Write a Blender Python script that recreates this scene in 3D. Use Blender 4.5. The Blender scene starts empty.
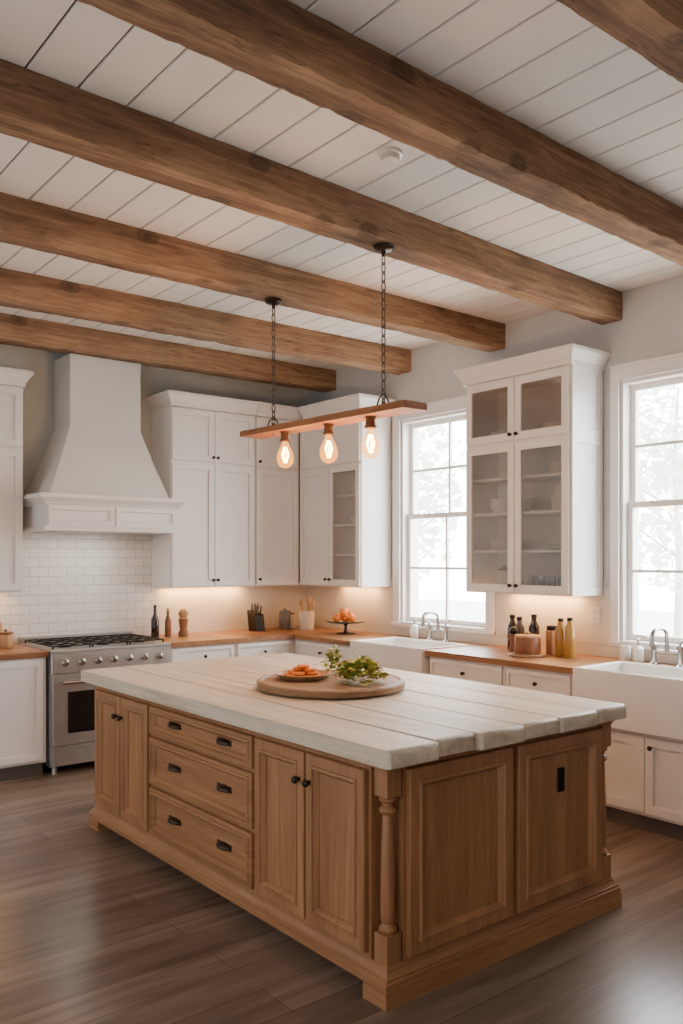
import bpy, bmesh, math, random
from mathutils import Vector, Matrix
random.seed(7)
COL = bpy.context.scene.collection
OFF = {}

# ------------------------------------------------------------------ materials
def lin(c):
    out = []
    for v in c[:3]:
        v = v / 255.0
        out.append(v / 12.92 if v <= 0.04045 else ((v + 0.055) / 1.055) ** 2.4)
    return (out[0], out[1], out[2], 1)

def newmat(name):
    m = bpy.data.materials.new(name); m.use_nodes = True
    nt = m.node_tree
    return m, nt, nt.nodes, nt.links, nt.nodes['Principled BSDF']

def paint(name, c, rough=0.5, metal=0.0, var=0.06, scale=6, bump=0.0, spec=None):
    m, nt, N, L, B = newmat(name)
    tc = N.new('ShaderNodeTexCoord'); no = N.new('ShaderNodeTexNoise')
    no.inputs['Scale'].default_value = scale; no.inputs['Detail'].default_value = 4
    L.new(tc.outputs['Object'], no.inputs['Vector'])
    r = N.new('ShaderNodeValToRGB')
    a = lin(c)
    r.color_ramp.elements[0].position = 0.3; r.color_ramp.elements[1].position = 0.7
    r.color_ramp.elements[0].color = (a[0]*(1-var), a[1]*(1-var), a[2]*(1-var), 1)
    r.color_ramp.elements[1].color = (min(1, a[0]*(1+var)), min(1, a[1]*(1+var)), min(1, a[2]*(1+var)), 1)
    L.new(no.outputs['Fac'], r.inputs['Fac']); L.new(r.outputs['Color'], B.inputs['Base Color'])
    B.inputs['Roughness'].default_value = rough; B.inputs['Metallic'].default_value = metal
    if spec is not None: B.inputs['Specular IOR Level'].default_value = spec
    if bump:
        b = N.new('ShaderNodeBump'); b.inputs['Strength'].default_value = bump; b.inputs['Distance'].default_value = 0.01
        L.new(no.outputs['Fac'], b.inputs['Height']); L.new(b.outputs['Normal'], B.inputs['Normal'])
    return m

def wood(name, dark, light, axis='X', fine=30, rough=0.5, knots=0.0, bump=0.15, stretch=0.06, mid=None, cracks=0.0, patch=0.0, seed=0.0):
    m, nt, N, L, B = newmat(name)
    tc = N.new('ShaderNodeTexCoord'); mp = N.new('ShaderNodeMapping')
    s = [1, 1, 1]
    for ax in axis: s['XYZ'.index(ax)] = stretch
    mp.inputs['Scale'].default_value = s
    L.new(tc.outputs['Object'], mp.inputs['Vector'])
    n1 = N.new('ShaderNodeTexNoise'); n1.inputs['Scale'].default_value = fine
    n1.inputs['Detail'].default_value = 7; n1.inputs['Roughness'].default_value = 0.65; n1.inputs['Distortion'].default_value = 0.6
    L.new(mp.outputs['Vector'], n1.inputs['Vector'])
    n2 = N.new('ShaderNodeTexNoise'); n2.inputs['Scale'].default_value = fine*0.16; n2.inputs['Detail'].default_value = 3
    L.new(mp.outputs['Vector'], n2.inputs['Vector'])
    mx = N.new('ShaderNodeMath'); mx.operation = 'MULTIPLY_ADD'; mx.inputs[1].default_value = 0.55
    ml = N.new('ShaderNodeMath'); ml.operation = 'MULTIPLY'; ml.inputs[1].default_value = 0.45
    L.new(n2.outputs['Fac'], ml.inputs[0]); L.new(n1.outputs['Fac'], mx.inputs[0]); L.new(ml.outputs[0], mx.inputs[2])
    r = N.new('ShaderNodeValToRGB')
    r.color_ramp.elements[0].position = 0.36; r.color_ramp.elements[1].position = 0.64
    r.color_ramp.elements[0].color = lin(dark); r.color_ramp.elements[1].color = lin(light)
    if mid:
        e = r.color_ramp.elements.new(0.5); e.color = lin(mid)
    L.new(mx.outputs[0], r.inputs['Fac'])
    colout = r.outputs['Color']
    def mult(fac_out, stops):
        nonlocal colout
        rr = N.new('ShaderNodeValToRGB'); E = rr.color_ramp.elements
        E[0].position = stops[0][0]; E[0].color = stops[0][1]; E[1].position = stops[-1][0]; E[1].color = stops[-1][1]
        for p, c in stops[1:-1]:
            e = E.new(p); e.color = c
        L.new(fac_out, rr.inputs['Fac'])
        mc = N.new('ShaderNodeMixRGB'); mc.blend_type = 'MULTIPLY'; mc.inputs['Fac'].default_value = 1
        L.new(colout, mc.inputs[1]); L.new(rr.outputs['Color'], mc.inputs[2]); colout = mc.outputs[0]
    one = (1, 1, 1, 1)
    if knots > 0:
        mp2 = N.new('ShaderNodeMapping'); s2 = [3.0, 3.0, 3.0]; s2['XYZ'.index(axis[0])] = 1.9
        mp2.inputs['Scale'].default_value = s2; mp2.inputs['Location'].default_value = (seed, seed*.7, 0)
        L.new(tc.outputs['Object'], mp2.inputs['Vector'])
        v = N.new('ShaderNodeTexVoronoi'); v.inputs['Scale'].default_value = 1.0
        L.new(mp2.outputs['Vector'], v.inputs['Vector'])
        k = 1-knots
        mult(v.outputs['Distance'], [(0.04, (k, k, k, 1)), (0.075, (k+.3, k+.28, k+.26, 1)), (0.10, (k+.15, k+.15, k+.15, 1)), (0.15, one)])
    if cracks > 0:
        mp3 = N.new('ShaderNodeMapping'); s3 = [11, 11, 11]; s3['XYZ'.index(axis[0])] = 0.5
        mp3.inputs['Scale'].default_value = s3
        L.new(tc.outputs['Object'], mp3.inputs['Vector'])
        n3 = N.new('ShaderNodeTexNoise'); n3.inputs['Scale'].default_value = 1.4; n3.inputs['Detail'].default_value = 5; n3.inputs['Distortion'].default_value = 0.3
        L.new(mp3.outputs['Vector'], n3.inputs['Vector'])
        k = 1-cracks
        mult(n3.outputs['Fac'], [(0.49, one), (0.5, (k, k, k, 1)), (0.51, one)])
    if patch > 0:
        n4 = N.new('ShaderNodeTexNoise'); n4.inputs['Scale'].default_value = 2.3; n4.inputs['Detail'].default_value = 5; n4.inputs['Roughness'].default_value = .7
        L.new(tc.outputs['Object'], n4.inputs['Vector'])
        k = 1-patch
        mult(n4.outputs['Fac'], [(0.34, (k*.97, k, k*1.03, 1)), (0.62, one)])
    L.new(colout, B.inputs['Base Color'])
    B.inputs['Roughness'].default_value = rough
    b = N.new('ShaderNodeBump'); b.inputs['Strength'].default_value = bump; b.inputs['Distance'].default_value = 0.006
    L.new(mx.outputs[0], b.inputs['Height']); L.new(b.outputs['Normal'], B.inputs['Normal'])
    return m

def brickmat(name, c1, c2, mortar, bw, rh, ms, rough, wallmap, bump=0.3, grain=False, offset=0.5):
    m, nt, N, L, B = newmat(name)
    tc = N.new('ShaderNodeTexCoord')
    vec = tc.outputs['Object']
    if wallmap:
        sp = N.new('ShaderNodeSeparateXYZ'); cb = N.new('ShaderNodeCombineXYZ'); ad = N.new('ShaderNodeMath'); ad.operation = 'ADD'
        L.new(vec, sp.inputs[0]); L.new(sp.outputs[0], ad.inputs[0]); L.new(sp.outputs[1], ad.inputs[1])
        L.new(ad.outputs[0], cb.inputs[0]); L.new(sp.outputs[2], cb.inputs[1]); vec = cb.outputs[0]
    br = N.new('ShaderNodeTexBrick'); br.inputs['Scale'].default_value = 1
    br.inputs['Brick Width'].default_value = bw; br.inputs['Row Height'].default_value = rh
    br.inputs['Mortar Size'].default_value = ms; br.inputs['Mortar Smooth'].default_value = 0.2
    br.inputs['Color1'].default_value = lin(c1); br.inputs['Color2'].default_value = lin(c2); br.inputs['Mortar'].default_value = lin(mortar)
    br.offset = offset
    L.new(vec, br.inputs['Vector'])
    col = br.outputs['Color']
    if grain:
        mp = N.new('ShaderNodeMapping'); mp.inputs['Scale'].default_value = (0.8, 9, 1)
        L.new(vec, mp.inputs['Vector'])
        no = N.new('ShaderNodeTexNoise'); no.inputs['Scale'].default_value = 1.6; no.inputs['Detail'].default_value = 7; no.inputs['Distortion'].default_value = 0.8
        L.new(mp.outputs[0], no.inputs['Vector'])
        r = N.new('ShaderNodeValToRGB'); r.color_ramp.elements[0].position = 0.3; r.color_ramp.elements[1].position = 0.72
        r.color_ramp.elements[0].color = (0.62, 0.58, 0.55, 1); r.color_ramp.elements[1].color = (1.2, 1.2, 1.2, 1)
        L.new(no.outputs['Fac'], r.inputs['Fac'])
        mc = N.new('ShaderNodeMixRGB'); mc.blend_type = 'MULTIPLY'; mc.inputs['Fac'].default_value = 1
        L.new(col, mc.inputs[1]); L.new(r.outputs['Color'], mc.inputs[2]); col = mc.outputs[0]
    L.new(col, B.inputs['Base Color']); B.inputs['Roughness'].default_value = rough
    b = N.new('ShaderNodeBump'); b.inputs['Strength'].default_value = bump; b.inputs['Distance'].default_value = 0.004; b.invert = True
    L.new(br.outputs['Fac'], b.inputs['Height']); L.new(b.outputs['Normal'], B.inputs['Normal'])
    return m

def glassmat(name, tint=(1, 1, 1), gloss=0.08, rough=0.03):
    m = bpy.data.materials.new(name); m.use_nodes = True
    nt = m.node_tree; N = nt.nodes; L = nt.links; N.clear()
    o = N.new('ShaderNodeOutputMaterial'); t = N.new('ShaderNodeBsdfTransparent'); g = N.new('ShaderNodeBsdfGlossy'); mx = N.new('ShaderNodeMixShader')
    t.inputs[0].default_value = (*tint, 1); g.inputs['Roughness'].default_value = rough
    mx.inputs[0].default_value = gloss
    L.new(t.outputs[0], mx.inputs[1]); L.new(g.outputs[0], mx.inputs[2]); L.new(mx.outputs[0], o.inputs[0])
    return m

def leafmat(name, c, tr=.6):
    m = bpy.data.materials.new(name); m.use_nodes = True
    nt = m.node_tree; N = nt.nodes; L = nt.links; N.clear()
    o = N.new('ShaderNodeOutputMaterial'); d = N.new('ShaderNodeBsdfDiffuse'); t = N.new('ShaderNodeBsdfTranslucent'); mx = N.new('ShaderNodeMixShader')
    no = N.new('ShaderNodeTexNoise'); no.inputs['Scale'].default_value = 3
    r = N.new('ShaderNodeValToRGB'); a = lin(c)
    r.color_ramp.elements[0].color = (a[0]*.92, a[1]*.92, a[2]*.92, 1); r.color_ramp.elements[1].color = a
    L.new(no.outputs['Fac'], r.inputs['Fac']); L.new(r.outputs['Color'], d.inputs[0]); L.new(r.outputs['Color'], t.inputs[0])
    mx.inputs[0].default_value = tr
    L.new(d.outputs[0], mx.inputs[1]); L.new(t.outputs[0], mx.inputs[2]); L.new(mx.outputs[0], o.inputs[0])
    return m

def glowglass(name, col, strength, mixf):
    m = bpy.data.materials.new(name); m.use_nodes = True
    nt = m.node_tree; N = nt.nodes; L = nt.links; N.clear()
    o = N.new('ShaderNodeOutputMaterial'); t = N.new('ShaderNodeBsdfTransparent'); g = N.new('ShaderNodeEmission'); mx = N.new('ShaderNodeMixShader')
    t.inputs[0].default_value = (1, .88, .7, 1); g.inputs[0].default_value = (*col, 1); g.inputs[1].default_value = strength
    mx.inputs[0].default_value = mixf
    L.new(t.outputs[0], mx.inputs[1]); L.new(g.outputs[0], mx.inputs[2]); L.new(mx.outputs[0], o.inputs[0])
    return m

M = {}
M['white'] = paint('cabinet_white', (230, 224, 218), 0.42, var=0.015)
M['plaster'] = paint('hood_plaster', (220, 215, 208), 0.7, var=0.02, bump=0.05)
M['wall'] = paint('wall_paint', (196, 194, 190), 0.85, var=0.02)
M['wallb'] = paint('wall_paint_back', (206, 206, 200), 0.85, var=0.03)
M['splash'] = paint('splash_plaster', (214, 206, 192), 0.5, var=0.02)
M['ceil'] = paint('ceiling_white', (236, 229, 222), 0.6, var=0.03, scale=3)
M['groove'] = paint('groove_dark', (70, 62, 56), 0.9)
M['beam'] = wood('beam_wood', (106, 77, 56), (182, 144, 108), 'X', 34, 0.85, knots=0.6, bump=0.7, stretch=0.08, mid=(146, 109, 80), cracks=0.55, patch=.2, seed=1.3)
M['isl'] = wood('island_oak_upright', (142, 95, 60), (184, 133, 90), 'Z', 50, 0.42, bump=0.05, mid=(163, 113, 74), stretch=.05)
M['isly'] = wood('island_oak_long', (142, 95, 60), (184, 133, 90), 'XY', 50, 0.42, bump=0.05, mid=(163, 113, 74), stretch=.05)
M['top'] = wood('whitewashed_plank', (186, 162, 134), (234, 216, 192), 'Y', 26, 0.5, bump=0.3, knots=0.2, mid=(218, 197, 170), cracks=.2, patch=.08)
M['butcher'] = wood('butcher_block', (112, 72, 44), (164, 114, 74), 'Y', 22, 0.4, bump=0.03)
M['butcherx'] = wood('butcher_block_x', (112, 72, 44), (164, 114, 74), 'X', 22, 0.4, bump=0.03)
M['pend'] = wood('pendant_wood', (112, 68, 40), (182, 118, 72), 'Y', 26, 0.5, bump=0.2)
M['board'] = wood('board_wood', (110, 80, 54), (176, 138, 100), 'Y', 26, 0.5, bump=0.1)
M['brown'] = wood('turned_wood', (95, 55, 32), (150, 95, 58), 'Z', 30, 0.5)
M['lwood'] = wood('light_wood', (150, 108, 70), (200, 158, 112), 'Z', 30, 0.5)
M['floor'] = brickmat('floor_planks', (142, 120, 103), (116, 97, 82), (84, 71, 61), 2.3, 0.19, 0.0018, 0.24, False, 0.12, True, 0.37)
M['tile'] = brickmat('subway_tile', (224, 221, 216), (218, 215, 210), (182, 178, 172), 0.15, 0.075, 0.0028, 0.22, True, 0.5)
M['steel'] = paint('brushed_steel', (180, 178, 175), 0.34, 0.85, var=0.05, scale=20)
M['chrome'] = paint('chrome', (190, 190, 190), 0.18, 1.0, var=0.02)
M['iron'] = paint('black_iron', (34, 30, 28), 0.5, 0.6)
M['bronze'] = paint('dark_bronze', (58, 46, 38), 0.36, 0.7)
M['chain'] = paint('aged_chain_metal', (92, 78, 66), 0.5, 0.5)
M['pull'] = paint('pull_bronze', (70, 55, 44), 0.36, 0.75)
M['brass'] = paint('aged_brass', (112, 80, 52), 0.4, 0.7)
M['dark'] = paint('dark_glass', (22, 22, 24), 0.08)
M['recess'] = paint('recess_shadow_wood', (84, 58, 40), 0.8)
M['ceramic'] = paint('white_ceramic', (236, 232, 226), 0.18, var=0.01)
M['cream'] = paint('cream_ceramic', (214, 204, 190), 0.35, var=0.03)
M['grey'] = paint('grey_stoneware', (92, 86, 82), 0.4)
M['bottle'] = paint('dark_bottle_glass', (40, 26, 18), 0.12)
M['oil'] = paint('amber_oil', (166, 126, 60), 0.12)
M['orange'] = paint('orange_peel', (226, 122, 34), 0.45, var=0.12, scale=60, bump=0.2)
M['leaf'] = paint('herb_leaf', (134, 150, 58), 0.55, var=0.35, scale=18)
M['leaf2'] = paint('light_leaf', (196, 186, 88), 0.55, var=0.25, scale=18)
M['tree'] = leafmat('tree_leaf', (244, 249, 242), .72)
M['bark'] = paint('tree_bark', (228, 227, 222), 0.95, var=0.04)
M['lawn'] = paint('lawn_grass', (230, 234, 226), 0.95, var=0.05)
M['glass'] = glassmat('window_glass', (1, 1, 1), 0.05)
M['cglass'] = glassmat('cabinet_glass', (0.92, 0.91, 0.9), 0.2, 0.12)
M['tumbler'] = glassmat('tumbler_glass', (0.8, 0.82, 0.82), 0.25, 0.05)
M['bulb'] = glowglass('bulb_glass', (1.0, 0.36, 0.06), 5.0, 0.30)
M['fil'] = glowglass('bulb_filament', (1.0, 0.55, 0.18), 60.0, 1.0)

# ------------------------------------------------------------------ mesh builder
class MB:
    def __init__(s): s.bm = bmesh.new()
    def face(s, vs, mi=0):
        try:
            f = s.bm.faces.new(vs); f.material_index = mi; return f
        except ValueError: return None
    def loops(s, lps, closed=True, cap0=True, cap1=True, ring=False, mi=0):
        V = [[s.bm.verts.new(p) for p in lp] for lp in lps]
        n = len(V[0]); rng = range(n if closed else n-1)
        K = len(V)
        for k in range(K if ring else K-1):
            a, b = V[k], V[(k+1) % K]
            for i in rng:
                j = (i+1) % n
                s.face([a[i], a[j], b[j], b[i]], mi)
        if not ring:
            if cap0: s.face(V[0][::-1], mi)
            if cap1: s.face(V[-1], mi)
        return s
    def box(s, x0, x1, y0, y1, z0, z1, mi=0):
        return s.loops([[(x0, y0, z), (x1, y0, z), (x1, y1, z), (x0, y1, z)] for z in (z0, z1)], mi=mi)
    def fbox(s, fr, u0, u1, v0, v1, z0, z1):
        return s.loops([[fr(u0, v0, z), fr(u1, v0, z), fr(u1, v1, z), fr(u0, v1, z)] for z in (z0, z1)])
    def rings(s, fr, u0, u1, z0, z1, prof, fill=True):
        lps = [[fr(u0+i, v, z0+i), fr(u1-i, v, z0+i), fr(u1-i, v, z1-i), fr(u0+i, v, z1-i)] for i, v in prof]
        return s.loops(lps, cap0=fill, cap1=fill, ring=not fill)
    def rect(s, x0, x1, y0, y1, prof, side=(1, 1, 1, 1)):
        return s.loops([[(x0-o*side[0], y0-o*side[2], z), (x1+o*side[1], y0-o*side[2], z),
                         (x1+o*side[1], y1+o*side[3], z), (x0-o*side[0], y1+o*side[3], z)] for o, z in prof])
    def lathe(s, c, prof, seg=24, axis=(0, 0, 1), cap=True):
        q = Vector(axis).to_track_quat('Z', 'Y'); c = Vector(c)
        lps = [[c + q @ Vector((r*math.cos(2*math.pi*i/seg), r*math.sin(2*math.pi*i/seg), h)) for i in range(seg)] for r, h in prof]
        return s.loops(lps, cap0=cap, cap1=cap)
    def tube(s, pts, r, seg=8, closed=False):
        pts = [Vector(p) for p in pts]; n = len(pts); lps = []
        rr = r if isinstance(r, (list, tuple)) else [r]*n
        ref = None
        for i, p in enumerate(pts):
            if closed: t = pts[(i+1) % n]-pts[i-1]
            else: t = pts[min(i+1, n-1)]-pts[max(i-1, 0)]
            t.normalize()
            if ref is None:
                ref = t.orthogonal().normalized()
            ref = (ref - t*ref.dot(t)).normalized(); b = t.cross(ref)
            lps.append([p + (ref*math.cos(2*math.pi*k/seg)+b*math.sin(2*math.pi*k/seg))*rr[i] for k in range(seg)])
        return s.loops(lps, ring=closed)
    def ell(s, c, rad, seg=16, rows=10, fr=None, zmin=-1.0):
        lps = []
        for k in range(1, rows):
            a = math.pi*k/rows; lp = []
            for i in range(seg):
                b = 2*math.pi*i/seg
                p = [rad[0]*math.sin(a)*math.cos(b), rad[1]*math.sin(a)*math.sin(b), rad[2]*max(zmin, -math.cos(a))]
                p = (c[0]+p[0], c[1]+p[1], c[2]+p[2])
                lp.append(fr(*p) if fr else p)
            lps.append(lp)
        return s.loops(lps)
    def build(s, name, mat, parent=None, bevel=0.0, smooth=False, label=None):
        bm = s.bm
        bmesh.ops.recalc_face_normals(bm, faces=bm.faces)
        if parent is not None: off = OFF[parent.name]
        else:
            xs = [v.co.x for v in bm.verts]; ys = [v.co.y for v in bm.verts]; zs = [v.co.z for v in bm.verts]
            off = Vector(((min(xs)+max(xs))/2, (min(ys)+max(ys))/2, min(zs)))
        for v in bm.verts: v.co -= off
        me = bpy.data.meshes.new(name); bm.to_mesh(me); bm.free()
        for mm in (mat if isinstance(mat, (list, tuple)) else [mat]): me.materials.append(mm)
        o = bpy.data.objects.new(name, me); COL.objects.link(o)
        if parent is not None: o.parent = parent
        else: o.location = off
        OFF[o.name] = off.copy()
        if smooth:
            me.shade_smooth(); me.set_sharp_from_angle(angle=math.radians(38))
        if bevel:
            b = o.modifiers.new('bevel', 'BEVEL'); b.width = bevel; b.segments = 2; b.limit_method = 'ANGLE'; b.angle_limit = math.radians(50)
        if label: o['label'] = label
        return o

def tag(o, label, cat, group=None):
    o['label'] = label; o['category'] = cat
    if group: o['group'] = group
    return o
def thing(name, label, cat, loc, group=None):
    o = bpy.data.objects.new(name, None); COL.objects.link(o); o.empty_display_size = 0.1
    o.location = loc; OFF[o.name] = Vector(loc)
    return tag(o, label, cat, group)
def struct(o):
    o['kind'] = 'structure'; return o
def dup(root, loc, label=None, rotz=None):
    def cp(o, p):
        c = o.copy(); COL.objects.link(c)
        if p is not None: c.parent = p
        for ch in o.children: cp(ch, c)
        return c
    r = cp(root, None); r.location = loc
    if rotz is not None: r.rotation_euler[2] = rotz
    if label: r['label'] = label
    return r
def frY(F): return lambda u, v, z: (u, F-v, z)
def frX(F): return lambda u, v, z: (F-v, u, z)
def normal(fr): return Vector(fr(0, 1, 0))-Vector(fr(0, 0, 0))

# ------------------------------------------------------------------ room
H = 1.58; WX = 5.05; WY = 6.80; CEI = 3.36; BB = 3.17
X0 = -1.8; Y0 = -1.8
struct(MB().box(X0, WX+.2, Y0, WY+.2, -0.06, 0).build('floor', M['floor']))
mb = MB()
mb.box(X0, WX+.2, Y0, WY+.2, CEI+.012, CEI+.08, 1)
x = WX
while x > X0+.05:
    a = max(X0, x-.2)
    mb.loops([[(a+.005, yy, CEI+.013), (a+.005, yy, CEI+.003), (a+.008, yy, CEI), (x-.008, yy, CEI), (x-.005, yy, CEI+.003), (x-.005, yy, CEI+.013)] for yy in (Y0, WY)])
    x -= .2
struct(mb.build('ceiling', [M['ceil'], M['groove']]))
struct(MB().box(X0, WX+.2, WY, WY+.2, 0, CEI+.012).build('wall_back', M['wallb']))
struct(MB().box(X0, WX+.2, Y0-.2, Y0, 0, CEI+.012).build('wall_front', M['wall']))
W = [(4.45, 5.43), (2.27, 3.27)]
ZL, ZH = 1.01, 2.76
mb = MB()
for a, b in ((Y0, W[1][0]), (W[1][1], W[0][0]), (W[0][1], WY)): mb.box(WX, WX+.2, a, b, 0, CEI+.012)
for a, b in W:
    mb.box(WX, WX+.2, a, b, 0, ZL); mb.box(WX, WX+.2, a, b, ZH, CEI+.012)
struct(mb.build('wall_right', M['wall']))

for n, (a, b) in enumerate(W):
    w = bpy.data.objects.new('window_%d' % (n+1), None); COL.objects.link(w); w.location = (WX, (a+b)/2, ZL)
    OFF[w.name] = Vector(w.location); struct(w)
    fr = frX(WX)
    cw = (.09, .066)[n]; ct = .09
    mb = MB()
    mb.fbox(fr, a-cw, a-.004, 0.001, .022, ZL-.03, ZH+ct); mb.fbox(fr, b+.004, b+cw, 0.001, .022, ZL-.03, ZH+ct)
    mb.fbox(fr, a-.004, b+.004, 0.001, .022, ZH+.004, ZH+ct); mb.fbox(fr, a-cw, b+cw, .001, .032, ZH+ct, ZH+ct+.018)
    mb.build('casing', M['white'], w, bevel=.003)
    mb = MB()
    mb.fbox(fr, a+.001, a+.02, -.19, -.002, ZL, ZH); mb.fbox(fr, b-.02, b-.001, -.19, -.002, ZL, ZH); mb.fbox(fr, a+.02, b-.02, -.19, -.002, ZH-.02, ZH-.001)
    mb.build('jamb', M['white'], w)
    mb = MB(); mb.fbox(fr, a-cw, b+cw, 0.001, .045, ZL-.03, ZL-.001); mb.fbox(fr, a+.021, b-.021, -.19, .04, ZL-.0005, ZL+.012)
    mb.build('sill', M['white'], w, bevel=.003)
    mid = 1.93
    for (z0, z1, dv) in ((ZL+.012, mid+.02, -.05), (mid-.02, ZH-.02, -.085)):
        u0, u1 = a+.02, b-.02; sw = .04
        mb = MB(); mb.rings(fr, u0, u1, z0, z1, [(0, dv-.033), (0, dv), (sw, dv), (sw, dv-.033)], fill=False)
        mb.fbox(fr, (u0+u1)/2-.01, (u0+u1)/2+.01, dv-.028, dv-.004, z0+sw, z1-sw)
        zc = (z0+z1)/2
        mb.fbox(fr, u0+sw, u1-sw, dv-.027, dv-.005, zc-.01, zc+.01)
        sh = mb.build('sash', M['white'], w)
        MB().fbox(fr, u0+sw-.005, u1-sw+.005, dv-.018, dv-.014, z0+sw-.005, z1-sw+.005).build('pane', M['glass'], sh)

# backsplash
struct(MB().box(0.6, 3.40, WY-.01, WY-.0005, .90, 1.80).build('trim_1', M['tile']))
struct(MB().box(3.401, WX-.011, WY-.01, WY-.0005, .90, 1.36).build('trim_2', M['splash']))
mb = MB()
mb.box(WX-.01, WX-.0005, 5.535, WY-.011, .981, 1.36); mb.box(WX-.01, WX-.0005, 3.34, 4.355, .981, 1.36); mb.box(WX-.01, WX-.0005, 2.19, WY-.011, .90, .979)
struct(mb.build('trim_3', M['splash']))

# beams: back lower edge at the left and at the window wall
beams = [(1.51, 1.51, 'brown timber ceiling beam cutting across the top right corner, nearest of all'),
         (2.37, 2.47, 'thick brown timber ceiling beam in front of the smoke detector'),
         (3.29, 3.42, 'brown timber ceiling beam holding the nearer pendant chain'),
         (4.43, 4.43, 'brown timber ceiling beam holding the farther pendant chain'),
         (5.56, 5.47, 'slim looking timber ceiling beam second from the hood wall'),
         (6.55, 6.50, 'farthest timber ceiling beam resting right above the range hood')]
for ya, yc, lab in beams:
    mb = MB(); lps = []; wd = .165
    nseg = 170; rnd = random.Random(int(ya*100))
    jit = [[0, 0] for _ in range(8)]
    for i in range(nseg+1):
        xx = X0 + (WX-.001-X0)*i/nseg; yb = ya+(yc-ya)*(xx-1.0)/4.05
        base = [(yb-wd, CEI-.002), (yb-wd, BB+.09), (yb-wd, BB+.008), (yb-wd+.007, BB), (yb-wd/2, BB), (yb-.007, BB), (yb, BB+.008), (yb, CEI-.002)]
        lp = []
        chip = rnd.random() < .04
        for k, (yy, zz) in enumerate(base):
            jit[k][0] = jit[k][0]*.55+rnd.uniform(-.0022, .0022); jit[k][1] = jit[k][1]*.55+rnd.uniform(-.002, .002)
            cz = .006 if chip and k in (2, 3, 5, 6) else 0
            lp.append((xx, yy+jit[k][0], zz+(jit[k][1]+cz if 0 < k < 7 else 0)))
        lps.append(lp)
    mb.loops(lps)
    o = mb.build('ceiling_beam', M['beam'], smooth=True)
    tag(o, lab, 'beam', 'timber ceiling beams')

t = thing('smoke_detector', 'small round white smoke detector on the planked ceiling', 'smoke detector', (2.52, 2.78, CEI-.04))
MB().lathe((2.52, 2.78, CEI-.001), [(.055, 0), (.055, -.012), (.045, -.014)], axis=(0, 0, 1), seg=28).build('base', M['ceramic'], t, smooth=True)
MB().lathe((2.52, 2.78, CEI-.015), [(.042, 0), (.042, -.008), (.034, -.018), (.012, -.02)], seg=28).build('cover', M['cream'], t, smooth=True)

# ------------------------------------------------------------------ cabinet helpers
def knob(parent, fr, u, z, v=.02, mat='bronze', r=.014):
    n = normal(fr)
    MB().lathe(fr(u, v, z), [(r*.55, 0), (r*.4, .012), (r*.9, .016), (r, .023), (r*.7, .03), (r*.2, .032)], 14, n).build('knob', M[mat], parent, smooth=True)
def pull(parent, fr, u, z, v=.02, w=.05, mat='pull'):
    mb = MB(); mb.ell((u, v+.002, z), (w, .03, .02), 20, 12, fr=lambda a, b, c: fr(a, max(v, b), c), zmin=-.35)
    mb.fbox(fr, u-w*1.12, u+w*1.12, v, v+.003, z-.010, z+.018)
    mb.build('cup_pull', M[mat], parent, smooth=True)
def front(parent, name, fr, u0, u1, z0, z1, mat, style='shaker', w=.055, t=.02):
    mb = MB()
    if style == 'shaker': prof = [(0, .001), (0, t-.002), (.002, t), (w, t), (w+.002, t-.014)]
    elif style == 'panel': prof = [(0, .001), (0, t-.004), (.004, t), (w-.012, t), (w-.009, t+.006), (w-.001, t+.008), (w+.003, t-.001), (w+.007, t-.003), (w+.016, t-.014), (w+.018, t-.020), (w+.03, t-.020)]
    elif style == 'flat': prof = [(0, .001), (0, t-.003), (.003, t), (.018, t), (.02, t-.003), (.024, t-.003)]
    if style == 'glass':
        mb.rings(fr, u0, u1, z0, z1, [(0, .001), (0, t-.002), (.002, t), (w, t), (w+.001, .001)], fill=False)
        d = mb.build(name, mat, parent)
        MB().fbox(fr, u0+w-.004, u1-w+.004, .008, .012, z0+w-.004, z1-w+.004).build('glass_pane', M['cglass'], d)
        return d
    mb.rings(fr, u0, u1, z0, z1, prof)
    return mb.build(name, mat, parent)

def base_cabinet(kind, F, u0, u1, fronts, label, back, ztop=.858, fill=None):
    fr = frY(F) if kind == 'Y' else frX(F)
    t = thing('base_cabinet', label, 'cabinet', fr((u0+u1)/2, -.3, 0), 'white base cabinets')
    mb = MB(); mb.fbox(fr, u0, u1, -back, 0, .10, ztop)
    if fill:
        for a, b in fill: mb.fbox(fr, a, b, -back, 0, ztop, .858)
    mb.build('body', M['white'], t)
    MB().fbox(fr, u0+.01, u1-.01, -back+.02, -.045, 0, .10).build('toe_kick', M['grey'], t)
    for f in fronts:
        kindf, a, b, z0, z1, hw = f
        d = front(t, kindf, fr, a, b, z0, z1, M['white'], 'shaker', .05 if kindf == 'door' else .028)
        for (hu, hz) in hw: knob(d, fr, hu, hz)
    return t

FY, FX = 6.12, 4.40
base_cabinet('Y', FY, 1.55, 2.195, [('door', 1.575, 2.17, .12, .845, [])], 'white base cabinet with one tall panel door left of the range', .66)
base_cabinet('Y', FY, 3.175, 3.785, [('drawer', 3.19, 3.77, .70, .845, [(3.485, .77)]), ('door', 3.19, 3.483, .12, .69, [(3.45, .64)]), ('door', 3.487, 3.77, .12, .69, [(3.52, .64)])], 'white base cabinet beside the right edge of the range', .66)
base_cabinet('Y', FY, 3.79, 4.395, [('drawer', 3.805, 4.34, .70, .845, [(4.07, .77)]), ('door', 3.805, 4.34, .12, .69, [(3.85, .64)])], 'white base cabinet in the corner between range wall and window wall', .66)
base_cabinet('X', FX, 5.295, 6.785, [('drawer', 5.31, 6.06, .70, .845, [(5.7, .77)]), ('door', 5.31, 5.68, .12, .69, [(5.64, .64)]), ('door', 5.685, 6.06, .12, .69, [(5.73, .64)])], 'white base cabinet under the fruit stand left of the farther sink', .64)
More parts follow.
